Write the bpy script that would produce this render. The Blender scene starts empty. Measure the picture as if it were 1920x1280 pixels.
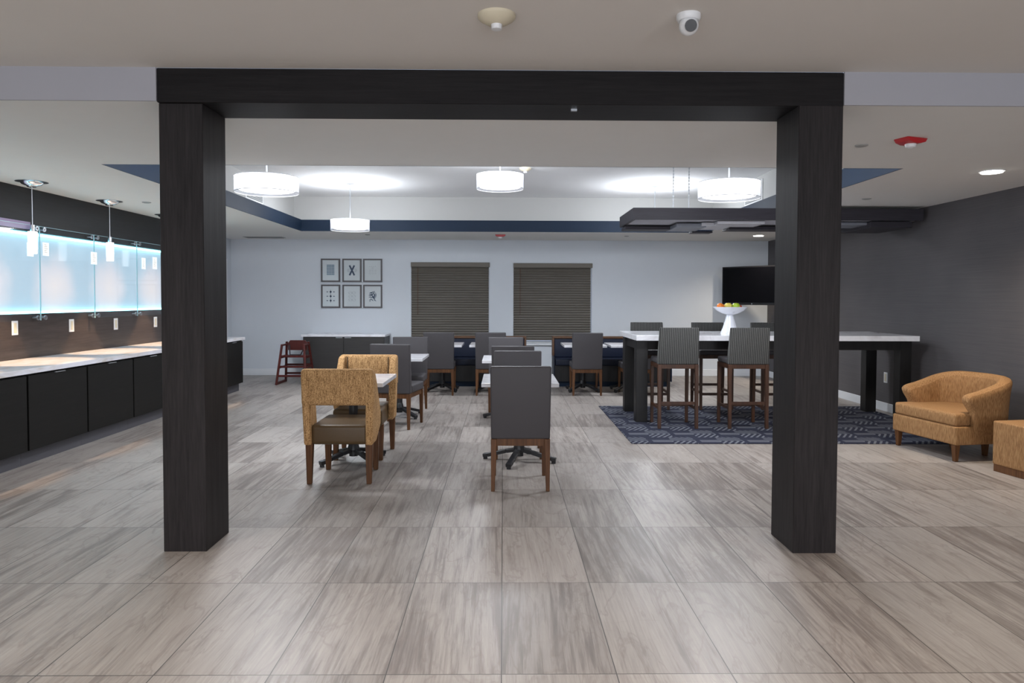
import bpy, bmesh, math, random
from mathutils import Vector, Matrix
random.seed(7)
S = bpy.context.scene
COL = S.collection
PI = math.pi
sin, cos = math.sin, math.cos

# ------------------------------------------------------------------ camera
H = 1.487
F_PX, PITCH, YAW, ROLL, CY = 1342.3, 0.03034, -0.0121, 0.00306, 600.5
cam_d = bpy.data.cameras.new('camera'); cam = bpy.data.objects.new('camera', cam_d); COL.objects.link(cam)
cam_d.sensor_width = 36; cam_d.lens = F_PX / 1920 * 36
cam_d.shift_y = -(640 - CY) / 1920
cam_d.clip_start = .05; cam_d.clip_end = 200
r0 = Vector((cos(YAW), sin(YAW), 0)); f0 = Vector((-sin(YAW), cos(YAW), 0)); zz = Vector((0, 0, 1))
fw = f0 * cos(PITCH) - zz * sin(PITCH); up0 = f0 * sin(PITCH) + zz * cos(PITCH)
rt = r0 * cos(ROLL) + up0 * sin(ROLL); up = up0 * cos(ROLL) - r0 * sin(ROLL)
cam.matrix_world = Matrix(((rt.x, up.x, -fw.x, 0), (rt.y, up.y, -fw.y, 0), (rt.z, up.z, -fw.z, H), (0, 0, 0, 1)))
S.camera = cam

# ------------------------------------------------------------------ world, exposure, lights
S.view_settings.view_transform = 'Standard'; S.view_settings.look = 'None'
S.view_settings.exposure = 0.86; S.view_settings.gamma = 1.0; S.view_settings.use_curve_mapping = False
S.cycles.use_denoising = True
S.cycles.max_bounces = 8; S.cycles.diffuse_bounces = 5; S.cycles.sample_clamp_indirect = 6
W = bpy.data.worlds.new('world'); S.world = W; W.use_nodes = True
bg = W.node_tree.nodes['Background']; bg.inputs[0].default_value = (.62, .75, 1, 1); bg.inputs[1].default_value = .9

def area(name, loc, rot, sx, sy, power, color=(1, 1, 1), spread=PI, shape='RECTANGLE'):
    l = bpy.data.lights.new(name, 'AREA'); l.shape = shape; l.size = sx
    if shape == 'RECTANGLE': l.size_y = sy
    l.energy = power; l.color = color; l.spread = spread
    o = bpy.data.objects.new(name, l); o.location = loc; o.rotation_euler = rot; COL.objects.link(o); return o
def spot(name, loc, power, color, angle=2.4, blend=.8, size=.05, rot=(0, 0, 0)):
    l = bpy.data.lights.new(name, 'SPOT'); l.energy = power; l.color = color; l.spot_size = angle; l.spot_blend = blend
    l.shadow_soft_size = size
    o = bpy.data.objects.new(name, l); o.location = loc; o.rotation_euler = rot; COL.objects.link(o); return o
def point(name, loc, power, color, size=.05):
    l = bpy.data.lights.new(name, 'POINT'); l.energy = power; l.color = color; l.shadow_soft_size = size
    o = bpy.data.objects.new(name, l); o.location = loc; COL.objects.link(o); return o

P_DAY, P_LOBBY, P_DRUM, P_RECESS, P_PENDANT = 70, 97, 124, 90, 52
WARM = (1, .89, .79); COOL = (.90, .94, 1)
# area lamps added at the unseen lobby windows, filling in daylight from behind
for wx in (-3.1, 0.1, 3.3):
    area('window_daylight', (wx, -4.62, 1.45), (PI / 2, 0, 0), 2.1, 2.1, P_DAY, (.93, .95, 1))
# fill spots added under the lobby ceiling, out of view and without fittings
for lx in (-3, 0, 3):
    for ly in (-2.2, 2.1):
        spot('lobby_downlight_beam', (lx, ly, 2.77), P_LOBBY, WARM, 2.6, .9, .08)

# ------------------------------------------------------------------ materials
def lin(c):
    c = c / 255
    return c / 12.92 if c <= .04045 else ((c + .055) / 1.055) ** 2.4
def rgb(r, g, b): return (lin(r), lin(g), lin(b), 1)
class NT:
    def __init__(s, name):
        s.m = bpy.data.materials.new(name); s.m.use_nodes = True; s.t = s.m.node_tree
        s.b = s.t.nodes['Principled BSDF']
    def n(s, typ, **kw):
        x = s.t.nodes.new(typ)
        for k, v in kw.items(): setattr(x, k, v)
        return x
    def l(s, a, b): s.t.links.new(a, b)
    def math(s, op, a, b=None, c=None, clamp=False):
        x = s.n('ShaderNodeMath', operation=op, use_clamp=clamp)
        for i, v in enumerate((a, b, c)):
            if v is None: continue
            if isinstance(v, (int, float)): x.inputs[i].default_value = v
            else: s.l(v, x.inputs[i])
        return x.outputs[0]
    def mix(s, f, a, b, blend='MIX'):
        x = s.n('ShaderNodeMix', data_type='RGBA', blend_type=blend)
        for i, v in ((0, f), (6, a), (7, b)):
            if isinstance(v, (int, float, tuple)): x.inputs[i].default_value = v
            else: s.l(v, x.inputs[i])
        return x.outputs[2]
    def coord(s, out='Object', scale=(1, 1, 1), loc=(0, 0, 0)):
        c = s.n('ShaderNodeTexCoord'); m = s.n('ShaderNodeMapping')
        m.inputs['Scale'].default_value = scale; m.inputs['Location'].default_value = loc
        s.l(c.outputs[out], m.inputs[0]); return m.outputs[0]
    def noise(s, vec, scale=5, detail=4, rough=.5, dist=0):
        x = s.n('ShaderNodeTexNoise'); x.inputs['Scale'].default_value = scale; x.inputs['Detail'].default_value = detail
        x.inputs['Roughness'].default_value = rough; x.inputs['Distortion'].default_value = dist
        if vec is not None: s.l(vec, x.inputs['Vector'])
        return x.outputs[0]
    def ramp(s, f, stops):
        x = s.n('ShaderNodeValToRGB'); e = x.color_ramp.elements
        while len(e) < len(stops): e.new(.5)
        for i, (p, c) in enumerate(stops): e[i].position = p; e[i].color = c
        s.l(f, x.inputs[0]); return x.outputs[0]
    def bump(s, h, strength=.2, dist=.01):
        x = s.n('ShaderNodeBump'); x.inputs['Strength'].default_value = strength; x.inputs['Distance'].default_value = dist
        s.l(h, x.inputs['Height']); s.l(x.outputs[0], s.b.inputs['Normal'])
def setb(t, color=None, rough=.5, metal=0, spec=.5):
    if color is not None:
        if isinstance(color, tuple): t.b.inputs['Base Color'].default_value = color
        else: t.l(color, t.b.inputs['Base Color'])
    t.b.inputs['Roughness'].default_value = rough; t.b.inputs['Metallic'].default_value = metal
    t.b.inputs['Specular IOR Level'].default_value = spec
def plain(name, c, rough=.5, metal=0, spec=.5, var=.06, scale=6, bump=0):
    t = NT(name); n = t.noise(t.coord(), scale, 3)
    d = tuple(x * (1 - var) for x in c[:3]) + (1,); u = tuple(min(1, x * (1 + var)) for x in c[:3]) + (1,)
    setb(t, t.mix(n, d, u), rough, metal, spec)
    if bump: t.bump(t.noise(t.coord(), 260, 2), bump, .002)
    return t.m
def emit(name, c, strength, base=None):
    t = NT(name); setb(t, base or c, .5)
    t.b.inputs['Emission Color'].default_value = c; t.b.inputs['Emission Strength'].default_value = strength
    return t.m
def wood(name, dark, light, axis='Z', rough=.45, sc=1.0, spec=.4, bump=.15):
    t = NT(name)
    s = {'Z': (60, 60, 3), 'X': (3, 60, 60), 'Y': (60, 3, 60)}[axis]
    v = t.coord(scale=tuple(a * sc for a in s)); n = t.noise(v, 1, 5, .65, .3)
    v2 = t.coord(scale=tuple(a * sc * .2 for a in s)); n2 = t.noise(v2, 1, 3)
    f = t.math('ADD', t.math('MULTIPLY', n, .65), t.math('MULTIPLY', n2, .35))
    setb(t, t.ramp(f, [(.35, dark), (.65, light)]), rough, 0, spec); t.bump(n, bump, .003)
    return t.m

M = {}
M['ceiling'] = plain('ceiling_paint', (.70, .67, .63, 1), .9, spec=.1, var=.015, bump=.05)
M['low'] = plain('dropped_ceiling_paint', (.76, .755, .73, 1), .9, spec=.1, var=.015, bump=.05)
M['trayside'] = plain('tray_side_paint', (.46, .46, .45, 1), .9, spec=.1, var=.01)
M['tray'] = plain('tray_paint', (.70, .705, .71, 1), .9, spec=.1, var=.01)
M['fascia'] = plain('fascia_paint', (.35, .35, .38, 1), .85, spec=.1, var=.015)
M['far'] = plain('pale_wall_paint', (.585, .62, .665, 1), .85, spec=.15, var=.015, bump=.05)
M['lobbywall'] = plain('lobby_wall_paint', (.45, .43, .41, 1), .85, spec=.1, var=.02)
M['blue'] = plain('navy_band_paint', (.006, .017, .038, 1), .6, spec=.25, var=.04)
M['white'] = plain('white_trim_paint', (.68, .70, .73, 1), .5, var=.02)
M['plastic'] = plain('white_plastic', (.72, .73, .74, 1), .4, var=.02)
M['cream'] = plain('cream_plastic', (.62, .56, .42, 1), .5, var=.02)
M['chrome'] = plain('chrome', (.75, .77, .8, 1), .14, 1, var=.02)
M['steel'] = plain('brushed_steel', (.5, .52, .55, 1), .35, 1, var=.04)
M['black'] = plain('black_metal', (.012, .012, .014, 1), .4, var=.1)
M['blackplastic'] = plain('black_plastic', (.01, .01, .012, 1), .25, var=.1)
M['red'] = plain('red_plastic', (.42, .015, .02, 1), .35, var=.05)
M['grille'] = plain('grey_grille', (.20, .21, .21, 1), .6, var=.05)
M['grilleface'] = plain('grille_face', (.33, .33, .32, 1), .6, var=.03)
M['darkwall'] = None
M['clad'] = wood('dark_column_laminate', (.009, .0075, .0078, 1), (.024, .0205, .021, 1), 'Z', .55, 1.3, .2)
M['cladx'] = wood('dark_beam_laminate', (.006, .0053, .0058, 1), (.014, .0125, .013, 1), 'X', .55, 1.3, .15)
M['canopy'] = wood('canopy_laminate', (.024, .022, .028, 1), (.04, .037, .046, 1), 'X', .5, 1, .2)
M['bulk'] = wood('dark_bulkhead_laminate', (.010, .010, .011, 1), (.017, .018, .020, 1), 'Y', .5)
M['splash'] = wood('dark_backsplash_laminate', (.030, .022, .020, 1), (.060, .047, .043, 1), 'Y', .35)
M['cab'] = wood('dark_cabinet_laminate', (.004, .0037, .0033, 1), (.008, .0072, .0065, 1), 'Y', .55, 1, .2)
M['cabgrey'] = wood('grey_cabinet_laminate', (.024, .022, .022, 1), (.034, .032, .031, 1), 'X', .5)
M['toe'] = plain('toe_kick', (.06, .058, .068, 1), .6)
M['barwood'] = wood('dark_bar_wood', (.003, .0025, .0025, 1), (.009, .008, .008, 1), 'Z', .45)
M['brown'] = wood('walnut_leg_wood', (.055, .022, .008, 1), (.135, .058, .022, 1), 'Z', .5, 1, .25)
M['stoolwood'] = wood('dark_walnut_stool_wood', (.022, .009, .005, 1), (.07, .028, .013, 1), 'Z', .42)
M['brownx'] = wood('walnut_rail_wood', (.055, .025, .012, 1), (.11, .052, .025, 1), 'X', .45)
M['cherry'] = wood('cherry_wood', (.035, .005, .004, 1), (.085, .011, .008, 1), 'Z', .35)
M['tv'] = plain('tv_screen', (.002, .002, .003, 1), .25, spec=.12, var=.05)
M['leather'] = plain('brown_vinyl', (.085, .052, .023, 1), .42, spec=.3, var=.1, scale=9)
M['greyvinyl'] = plain('grey_vinyl', (.056, .052, .056, 1), .5, spec=.3, var=.05, scale=4)
M['navyvinyl'] = plain('navy_vinyl', (.006, .010, .025, 1), .5, spec=.3)
M['ceramic'] = plain('white_ceramic', (.72, .74, .8, 1), .2, var=.02)
M['orange'] = plain('orange_peel', (.75, .20, .02, 1), .4, bump=.3, var=.1, scale=30)
M['apple'] = plain('green_apple_skin', (.33, .48, .03, 1), .3, var=.2, scale=20)
M['yellowapple'] = plain('yellow_apple_skin', (.62, .52, .10, 1), .3, var=.2, scale=20)
M['redapple'] = plain('red_apple_skin', (.45, .05, .03, 1), .3, var=.3, scale=20)
M['stem'] = plain('fruit_stem', (.06, .04, .02, 1), .7)
M['paper'] = plain('art_paper', (.52, .56, .58, 1), .12, var=.01)
M['inknavy'] = plain('navy_ink', (.03, .05, .09, 1), .6)
M['inkgrey'] = plain('grey_ink', (.20, .22, .26, 1), .6)
M['inkblue'] = plain('blue_grey_ink', (.10, .17, .24, 1), .6)
M['frame'] = plain('dark_frame', (.085, .078, .082, 1), .5)
M['strap'] = plain('strap_webbing', (.02, .015, .02, 1), .8)
M['lilac'] = plain('lilac_wall', (.42, .34, .52, 1), .6, var=.03)  # colour of the strip that imitates a lilac reflection

def quartz():
    t = NT('white_quartz'); n = t.noise(t.coord(), 3.5, 6, .6, 1.2)
    c = t.ramp(n, [(.35, (.60, .59, .62, 1)), (.5, (.70, .70, .73, 1)), (.7, (.74, .75, .79, 1))])
    setb(t, c, .12, 0, .5); return t.m
M['quartz'] = quartz()
def counter_stone():
    t = NT('counter_quartz'); n = t.noise(t.coord(scale=(4, 1.2, 4)), 2.5, 5, .6, .8)
    c = t.ramp(n, [(.35, (.50, .47, .45, 1)), (.6, (.64, .64, .69, 1))])
    setb(t, c, .3, 0, .5); return t.m
M['stone'] = counter_stone()

def floor_mat():
    t = NT('floor_tile'); c = t.n('ShaderNodeTexCoord'); sp = t.n('ShaderNodeSeparateXYZ'); t.l(c.outputs['Object'], sp.inputs[0])
    x, y = sp.outputs[0], sp.outputs[1]
    u = t.math('DIVIDE', t.math('ADD', x, .0038 + 40 * .4572), .4572); v = t.math('DIVIDE', t.math('ADD', y, -2.793 + 20 * .9144), .9144)
    iu, iv = t.math('FLOOR', u), t.math('FLOOR', v)
    fu, fv = t.math('FRACT', u), t.math('FRACT', v)
    du = t.math('MULTIPLY', t.math('MINIMUM', fu, t.math('SUBTRACT', 1, fu)), .4572)
    dv = t.math('MULTIPLY', t.math('MINIMUM', fv, t.math('SUBTRACT', 1, fv)), .9144)
    ed = t.math('MINIMUM', du, dv)
    g = t.math('LESS_THAN', ed, .0023)
    idv = t.n('ShaderNodeCombineXYZ'); t.l(iu, idv.inputs[0]); t.l(iv, idv.inputs[1])
    wn = t.n('ShaderNodeTexWhiteNoise', noise_dimensions='2D'); t.l(idv.outputs[0], wn.inputs['Vector'])
    ws = t.n('ShaderNodeSeparateColor'); t.l(wn.outputs['Color'], ws.inputs[0])
    # every tile gets its own offset into a long streaky vein pattern
    off = t.n('ShaderNodeCombineXYZ')
    # slight lean of the veins per tile
    lean = t.math('MULTIPLY', t.math('SUBTRACT', ws.outputs[2], .5), .09)
    xs = t.math('ADD', x, t.math('MULTIPLY', y, lean))
    t.l(t.math('ADD', xs, t.math('MULTIPLY', ws.outputs[0], 60)), off.inputs[0])
    t.l(t.math('ADD', y, t.math('MULTIPLY', ws.outputs[1], 60)), off.inputs[1])
    def lay(sx, sy, det, ro, di):
        o = t.n('ShaderNodeVectorMath', operation='MULTIPLY'); t.l(off.outputs[0], o.inputs[0]); o.inputs[1].default_value = (sx, sy, 1)
        return t.noise(o.outputs[0], 1.0, det, ro, di)
    big = lay(7, 1.1, 6, .62, .5)
    mid = lay(30, 1.3, 5, .68, .3)
    fine = lay(95, 3.2, 4, .7, .25)
    vein = lay(5, 1.3, 4, .55, .9)
    cross = lay(3, 16, 4, .6, .6)
    vl = t.math('SUBTRACT', 1, t.math('MULTIPLY', t.math('ABSOLUTE', t.math('SUBTRACT', vein, .5)), 38), clamp=True)
    f = t.math('ADD', t.math('MULTIPLY', big, .42), t.math('MULTIPLY', mid, .58))
    # some tiles are mostly pale, others carry more of the dark grain
    f = t.math('ADD', f, t.math('MULTIPLY', t.math('SUBTRACT', ws.outputs[1], .5), .14))
    base = t.ramp(f, [(.345, (.195, .170, .160, 1)), (.42, (.275, .248, .235, 1)), (.48, (.405, .374, .352, 1)), (.57, (.458, .428, .406, 1)), (.8, (.505, .475, .45, 1))])
    base = t.mix(t.math('MULTIPLY', t.math('SUBTRACT', fine, .35), 2.2, clamp=True), t.mix(.42, base, (.13, .11, .10, 1)), base)
    base = t.mix(t.math('MULTIPLY', t.math('SUBTRACT', cross, .60), 1.6, clamp=True), base, (.25, .21, .19, 1))
    base = t.mix(t.math('MULTIPLY', vl, .38), base, (.19, .155, .14, 1))
    tone = t.math('ADD', .73, t.math('MULTIPLY', ws.outputs[0], .20))
    tc = t.n('ShaderNodeCombineColor'); [t.l(t.math('MULTIPLY', tone, k_), tc.inputs[i]) for i, k_ in enumerate((1.0, .98, .955))]
    base = t.mix(1, base, tc.outputs[0], 'MULTIPLY')
    col = t.mix(g, base, (.055, .048, .044, 1))
    setb(t, col, .3, 0, .42)
    t.l(t.math('ADD', .33, t.math('MULTIPLY', fine, .14)), t.b.inputs['Roughness'])
    t.bump(t.math('ADD', t.math('MULTIPLY', t.math('SUBTRACT', 1, g), 1), t.math('MULTIPLY', fine, .03)), .25, .003)
    return t.m
M['floor'] = floor_mat()

def carpet():
    # navy rug: rows of nested chevrons and pale dashes
    t = NT('rug_pattern'); c = t.n('ShaderNodeTexCoord'); sp = t.n('ShaderNodeSeparateXYZ'); t.l(c.outputs['Object'], sp.inputs[0])
    x, y = sp.outputs[0], sp.outputs[1]
    u = t.math('DIVIDE', x, .50); v = t.math('DIVIDE', y, .40)
    row = t.math('FLOOR', v); fv = t.math('FRACT', v)
    u = t.math('ADD', u, t.math('MULTIPLY', row, .36)); fu = t.math('FRACT', u)
    # zigzag stripes (chevrons) in the first part of each cell
    tri = t.math('ABSOLUTE', t.math('SUBTRACT', t.math('FRACT', t.math('MULTIPLY', fv, 1.0)), .5))
    st = t.math('FRACT', t.math('MULTIPLY', t.math('ADD', fu, t.math('MULTIPLY', tri, .5)), 8))
    chev = t.math('LESS_THAN', st, .42)
    inch = t.math('LESS_THAN', fu, .50)
    chev = t.math('MULTIPLY', chev, inch)
    dash = t.math('MULTIPLY', t.math('GREATER_THAN', fu, .60), t.math('LESS_THAN', t.math('ABSOLUTE', t.math('SUBTRACT', fv, .5)), .13))
    pale = t.math('MAXIMUM', chev, t.math('MULTIPLY', dash, .6))
    n = t.noise(t.coord(scale=(1, 1, 1)), 260, 2); nb = t.noise(t.coord(), 3, 2)
    navy = t.mix(nb, (.010, .012, .030, 1), (.028, .032, .050, 1))
    col = t.mix(t.math('MULTIPLY', pale, .72), navy, (.20, .21, .235, 1))
    col = t.mix(.15, col, t.mix(n, (.0, .0, .0, 1), (.16, .16, .20, 1)))
    setb(t, col, .95, 0, .1); t.bump(n, .6, .004); return t.m
M['rug'] = carpet()

def weave():
    t = NT('orange_weave')
    v = t.coord(scale=(1, 1, .5)); w = t.noise(v, 190, 2, .5)
    v3 = t.coord(scale=(1, 1, .05)); s = t.noise(v3, 120, 2, .5)
    h = t.math('ADD', t.math('MULTIPLY', w, .6), t.math('MULTIPLY', s, .4))
    c = t.ramp(h, [(.36, (.17, .09, .038, 1)), (.5, (.42, .245, .108, 1)), (.66, (.66, .42, .205, 1))])
    setb(t, c, .85, 0, .15); t.bump(h, .5, .004); return t.m
M['weave'] = weave()
def weave2():
    t = NT('amber_weave')
    v = t.coord(scale=(1, 1, .12)); w = t.noise(v, 170, 2, .5)
    c = t.ramp(w, [(.34, (.20, .102, .042, 1)), (.52, (.29, .155, .066, 1)), (.7, (.36, .21, .096, 1))])
    setb(t, c, .8, 0, .2); t.bump(w, .35, .004); return t.m
M['amber'] = weave2()
def ribbed():
    t = NT('grey_ribbed_fabric'); c = t.n('ShaderNodeTexCoord'); sp = t.n('ShaderNodeSeparateXYZ'); t.l(c.outputs['Object'], sp.inputs[0])
    s = t.math('ABSOLUTE', t.math('SUBTRACT', t.math('FRACT', t.math('MULTIPLY', sp.outputs[0], 48)), .5))
    s = t.math('MULTIPLY', s, 2); n = t.noise(t.coord(), 150, 2)
    f = t.math('ADD', t.math('MULTIPLY', s, .7), t.math('MULTIPLY', n, .3))
    setb(t, t.ramp(f, [(.25, (.03, .03, .03, 1)), (.75, (.115, .115, .11, 1))]), .85, 0, .15); t.bump(s, .4, .004); return t.m
M['ribbed'] = ribbed()
def dark_wallcover():
    t = NT('charcoal_wallcovering'); v = t.coord(scale=(1, .5, 40)); n = t.noise(v, 3, 4, .6); n2 = t.noise(t.coord(), 1.2, 2)
    c = t.ramp(t.math('ADD', t.math('MULTIPLY', n, .5), t.math('MULTIPLY', n2, .5)), [(.35, (.074, .069, .074, 1)), (.65, (.102, .095, .099, 1))])
    setb(t, c, .55, 0, .3); return t.m
M['darkwall'] = dark_wallcover()
def blind():
    t = NT('taupe_blind_slats')
    n = t.noise(t.coord(scale=(2, 20, 60)), 1, 4)
    setb(t, t.ramp(n, [(.3, (.125, .112, .094, 1)), (.7, (.155, .141, .120, 1))]), .55, 0, .3); return t.m
M['blind'] = blind()
def glass(name, tint=(.975, .99, 1, 1), refl=.12):
    t = NT(name); t.t.nodes.remove(t.b)
    tr = t.n('ShaderNodeBsdfTransparent'); tr.inputs[0].default_value = tint
    gl = t.n('ShaderNodeBsdfGlossy'); gl.inputs['Roughness'].default_value = .03
    fr = t.n('ShaderNodeLayerWeight')
    mx = t.n('ShaderNodeMixShader'); t.l(t.math('ADD', t.math('MULTIPLY', t.math('POWER', fr.outputs[1], 4), .35), refl * .1), mx.inputs[0])
    t.l(tr.outputs[0], mx.inputs[1]); t.l(gl.outputs[0], mx.inputs[2])
    t.l(mx.outputs[0], t.t.nodes['Material Output'].inputs[0]); return t.m
M['glass'] = glass('clear_glass')
M['glassedge'] = plain('glass_edge', (.38, .62, .68, 1), .3)
def shade_outer():
    # translucent outer drum of sheer fabric around the glowing inner diffuser
    t = NT('sheer_shade'); t.t.nodes.remove(t.b)
    tr = t.n('ShaderNodeBsdfTransparent'); tr.inputs[0].default_value = (1, 1, 1, 1)
    di = t.n('ShaderNodeBsdfTranslucent'); di.inputs[0].default_value = (.45, .46, .52, 1)
    em = t.n('ShaderNodeEmission'); em.inputs[0].default_value = (.88, .91, 1, 1); em.inputs[1].default_value = .3
    ad = t.n('ShaderNodeAddShader'); t.l(di.outputs[0], ad.inputs[0]); t.l(em.outputs[0], ad.inputs[1])
    mx = t.n('ShaderNodeMixShader'); mx.inputs[0].default_value = .5
    t.l(tr.outputs[0], mx.inputs[1]); t.l(ad.outputs[0], mx.inputs[2])
    t.l(mx.outputs[0], t.t.nodes['Material Output'].inputs[0]); return t.m
M['sheer'] = shade_outer()
M['drumglow'] = emit('drum_glow', (.95, .97, 1, 1), 1.9)
M['downglow'] = emit('downlight_glow', (1, .96, .88, 1), 6)
M['pendglow'] = emit('pendant_glow', (1, .98, .95, 1), 1.6)
M['led'] = emit('led_strip', (.25, .84, 1, 1), 5.5)
M['card'] = emit('lit_card', (.80, .88, .95, 1), .35, (.8, .8, .8, 1))  # white rectangles on the glass, given a faint glow of their own
def litpanel():
    # backlit wall panel, printed with pale warm blooms along its length
    t = NT('backlit_panel'); c = t.n('ShaderNodeTexCoord'); sp = t.n('ShaderNodeSeparateXYZ'); t.l(c.outputs['Object'], sp.inputs[0])
    y, z = sp.outputs[1], sp.outputs[2]
    py = t.math('SUBTRACT', t.math('FRACT', t.math('DIVIDE', t.math('SUBTRACT', y, 6.42 - 4.4), 1.1)), .5)
    pz = t.math('DIVIDE', t.math('SUBTRACT', z, 1.60), .42)
    d = t.math('SQRT', t.math('ADD', t.math('POWER', t.math('MULTIPLY', py, 2.5), 2), t.math('POWER', pz, 2)))
    n = t.noise(t.coord(), 4, 3)
    f = t.math('ADD', d, t.math('MULTIPLY', t.math('SUBTRACT', n, .5), .5))
    col = t.ramp(f, [(.0, (.92, .82, .80, 1)), (.55, (.76, .74, .80, 1)), (1.0, (.42, .60, .74, 1))])
    setb(t, (.30, .31, .32, 1), .7); t.l(col, t.b.inputs['Emission Color']); t.b.inputs['Emission Strength'].default_value = .42
    return t.m
M['panel'] = litpanel()

# ------------------------------------------------------------------ mesh helpers
class MB:
    def __init__(s): s.bm = bmesh.new()
    def box(s, x0, x1, y0, y1, z0, z1, bev=0, seg=2, mat=None):
        g = bmesh.ops.create_cube(s.bm, size=1)
        vs = g['verts']
        for v in vs:
            v.co = Vector((x0 + (v.co.x + .5) * (x1 - x0), y0 + (v.co.y + .5) * (y1 - y0), z0 + (v.co.z + .5) * (z1 - z0)))
            if mat is not None: v.co = mat @ v.co
        if bev:
            es = list({e for v in vs for e in v.link_edges})
            bmesh.ops.bevel(s.bm, geom=es, offset=bev, segments=seg, profile=.6, affect='EDGES')
        return s
    def hexa(s, bot, top, bev=0, seg=2):   # bot, top: four points each, same order
        vs = [s.bm.verts.new(p) for p in bot + top]
        f = [(3, 2, 1, 0), (4, 5, 6, 7)] + [(i, (i + 1) % 4, 4 + (i + 1) % 4, 4 + i) for i in range(4)]
        fs = [s.bm.faces.new([vs[i] for i in q]) for q in f]
        if bev: bmesh.ops.bevel(s.bm, geom=list({e for x in fs for e in x.edges}), offset=bev, segments=seg, profile=.6, affect='EDGES')
        return s
    def taper(s, x, y, z0, z1, w0, w1, dx=0, dy=0, bev=.003):   # square leg, foot at x,y, top shifted by dx,dy
        a, b = w0 / 2, w1 / 2
        q = lambda cx, cy, h, z: [(cx - h, cy - h, z), (cx + h, cy - h, z), (cx + h, cy + h, z), (cx - h, cy + h, z)]
        return s.hexa(q(x, y, a, z0), q(x + dx, y + dy, b, z1), bev, 1)
    def bar(s, a, b, w, h=None, bev=0):     # rectangular bar from a to b
        a, b = Vector(a), Vector(b); h = h or w; d = (b - a); L = d.length; d.normalize()
        ref = Vector((0, 0, 1)) if abs(d.z) < .9 else Vector((0, 1, 0))
        sx = d.cross(ref).normalized(); sz = sx.cross(d).normalized()
        q = lambda c: [tuple(c + sx * i * w / 2 + sz * j * h / 2) for i, j in ((-1, -1), (1, -1), (1, 1), (-1, 1))]
        return s.hexa(q(a), q(b), bev, 1)
    def tube(s, a, b, r, seg=12, r2=None):
        a, b = Vector(a), Vector(b); d = (b - a); L = d.length
        g = bmesh.ops.create_cone(s.bm, cap_ends=True, segments=seg, radius1=r, radius2=r if r2 is None else r2, depth=L)
        q = d.to_track_quat('Z', 'Y').to_matrix().to_4x4(); m = Matrix.Translation((a + b) / 2) @ q
        for v in g['verts']: v.co = m @ v.co
        return s
    def lathe(s, prof, cx=0, cy=0, seg=32, cap=True):
        rings = []
        for r, z in prof:
            if r < 1e-5: rings.append([s.bm.verts.new((cx, cy, z))])
            else: rings.append([s.bm.verts.new((cx + r * cos(2 * PI * i / seg), cy + r * sin(2 * PI * i / seg), z)) for i in range(seg)])
        for A, B in zip(rings, rings[1:]):
            for i in range(seg):
                j = (i + 1) % seg
                if len(A) == 1 and len(B) == 1: continue
                if len(A) == 1: s.bm.faces.new((A[0], B[i], B[j]))
                elif len(B) == 1: s.bm.faces.new((A[i], A[j], B[0]))
                else: s.bm.faces.new((A[i], A[j], B[j], B[i]))
        return s
    def prism(s, pts, axis, a, b, bev=0, seg=2):   # polygon extruded along an axis; pts in the other two coords
        def mk(p, t):
            return {'X': (t, p[0], p[1]), 'Y': (p[0], t, p[1]), 'Z': (p[0], p[1], t)}[axis]
        A = [s.bm.verts.new(mk(p, a)) for p in pts]; B = [s.bm.verts.new(mk(p, b)) for p in pts]
        fs = [s.bm.faces.new(A), s.bm.faces.new(B[::-1])]
        n = len(pts)
        for i in range(n): fs.append(s.bm.faces.new((A[i], B[i], B[(i + 1) % n], A[(i + 1) % n])))
        if bev: bmesh.ops.bevel(s.bm, geom=list({e for x in fs for e in x.edges}), offset=bev, segments=seg, profile=.6, affect='EDGES')
        return s
    def sphere(s, c, r, sz=1, u=20, v=12):
        g = bmesh.ops.create_uvsphere(s.bm, u_segments=u, v_segments=v, radius=r)
        for x in g['verts']: x.co = Vector((x.co.x + c[0], x.co.y + c[1], x.co.z * sz + c[2]))
        return s
    def warp(s, fn):
        for v in s.bm.verts: v.co = Vector(fn(v.co.x, v.co.y, v.co.z))
        return s
    def build(s, name, mat, parent=None, smooth=False, loc=(0, 0, 0)):
        bmesh.ops.recalc_face_normals(s.bm, faces=s.bm.faces)
        me = bpy.data.meshes.new(name); s.bm.to_mesh(me); s.bm.free()
        me.materials.append(mat)
        if smooth:
            for p in me.polygons: p.use_smooth = True
            try: me.set_sharp_from_angle(angle=math.radians(38))
            except Exception: pass
        o = bpy.data.objects.new(name, me); COL.objects.link(o); o.location = loc
        if parent: o.parent = parent
        return o
def tag(o, label=None, cat=None, group=None, kind=None):
    if label: o['label'] = label
    if cat: o['category'] = cat
    if group: o['group'] = group
    if kind: o['kind'] = kind
    return o
def empty(name, loc, rz, label, cat, group=None):
    o = bpy.data.objects.new(name, None); COL.objects.link(o); o.location = loc; o.rotation_euler = (0, 0, rz)
    o.empty_display_size = .1
    return tag(o, label, cat, group)
def struct(mb, name, mat, label=None):
    o = mb.build(name, mat); o['kind'] = 'structure'
    if label: o['label'] = label
    return o
def copy_tree(o, parent=None, loc=None, rz=None, label=None, group=None):
    c = o.copy(); COL.objects.link(c)
    if parent: c.parent = parent
    if loc is not None: c.location = loc
    if rz is not None: c.rotation_euler = (0, 0, rz)
    if label: c['label'] = label
    if group: c['group'] = group
    for ch in list(o.children): copy_tree(ch, c)
    return c

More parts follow.
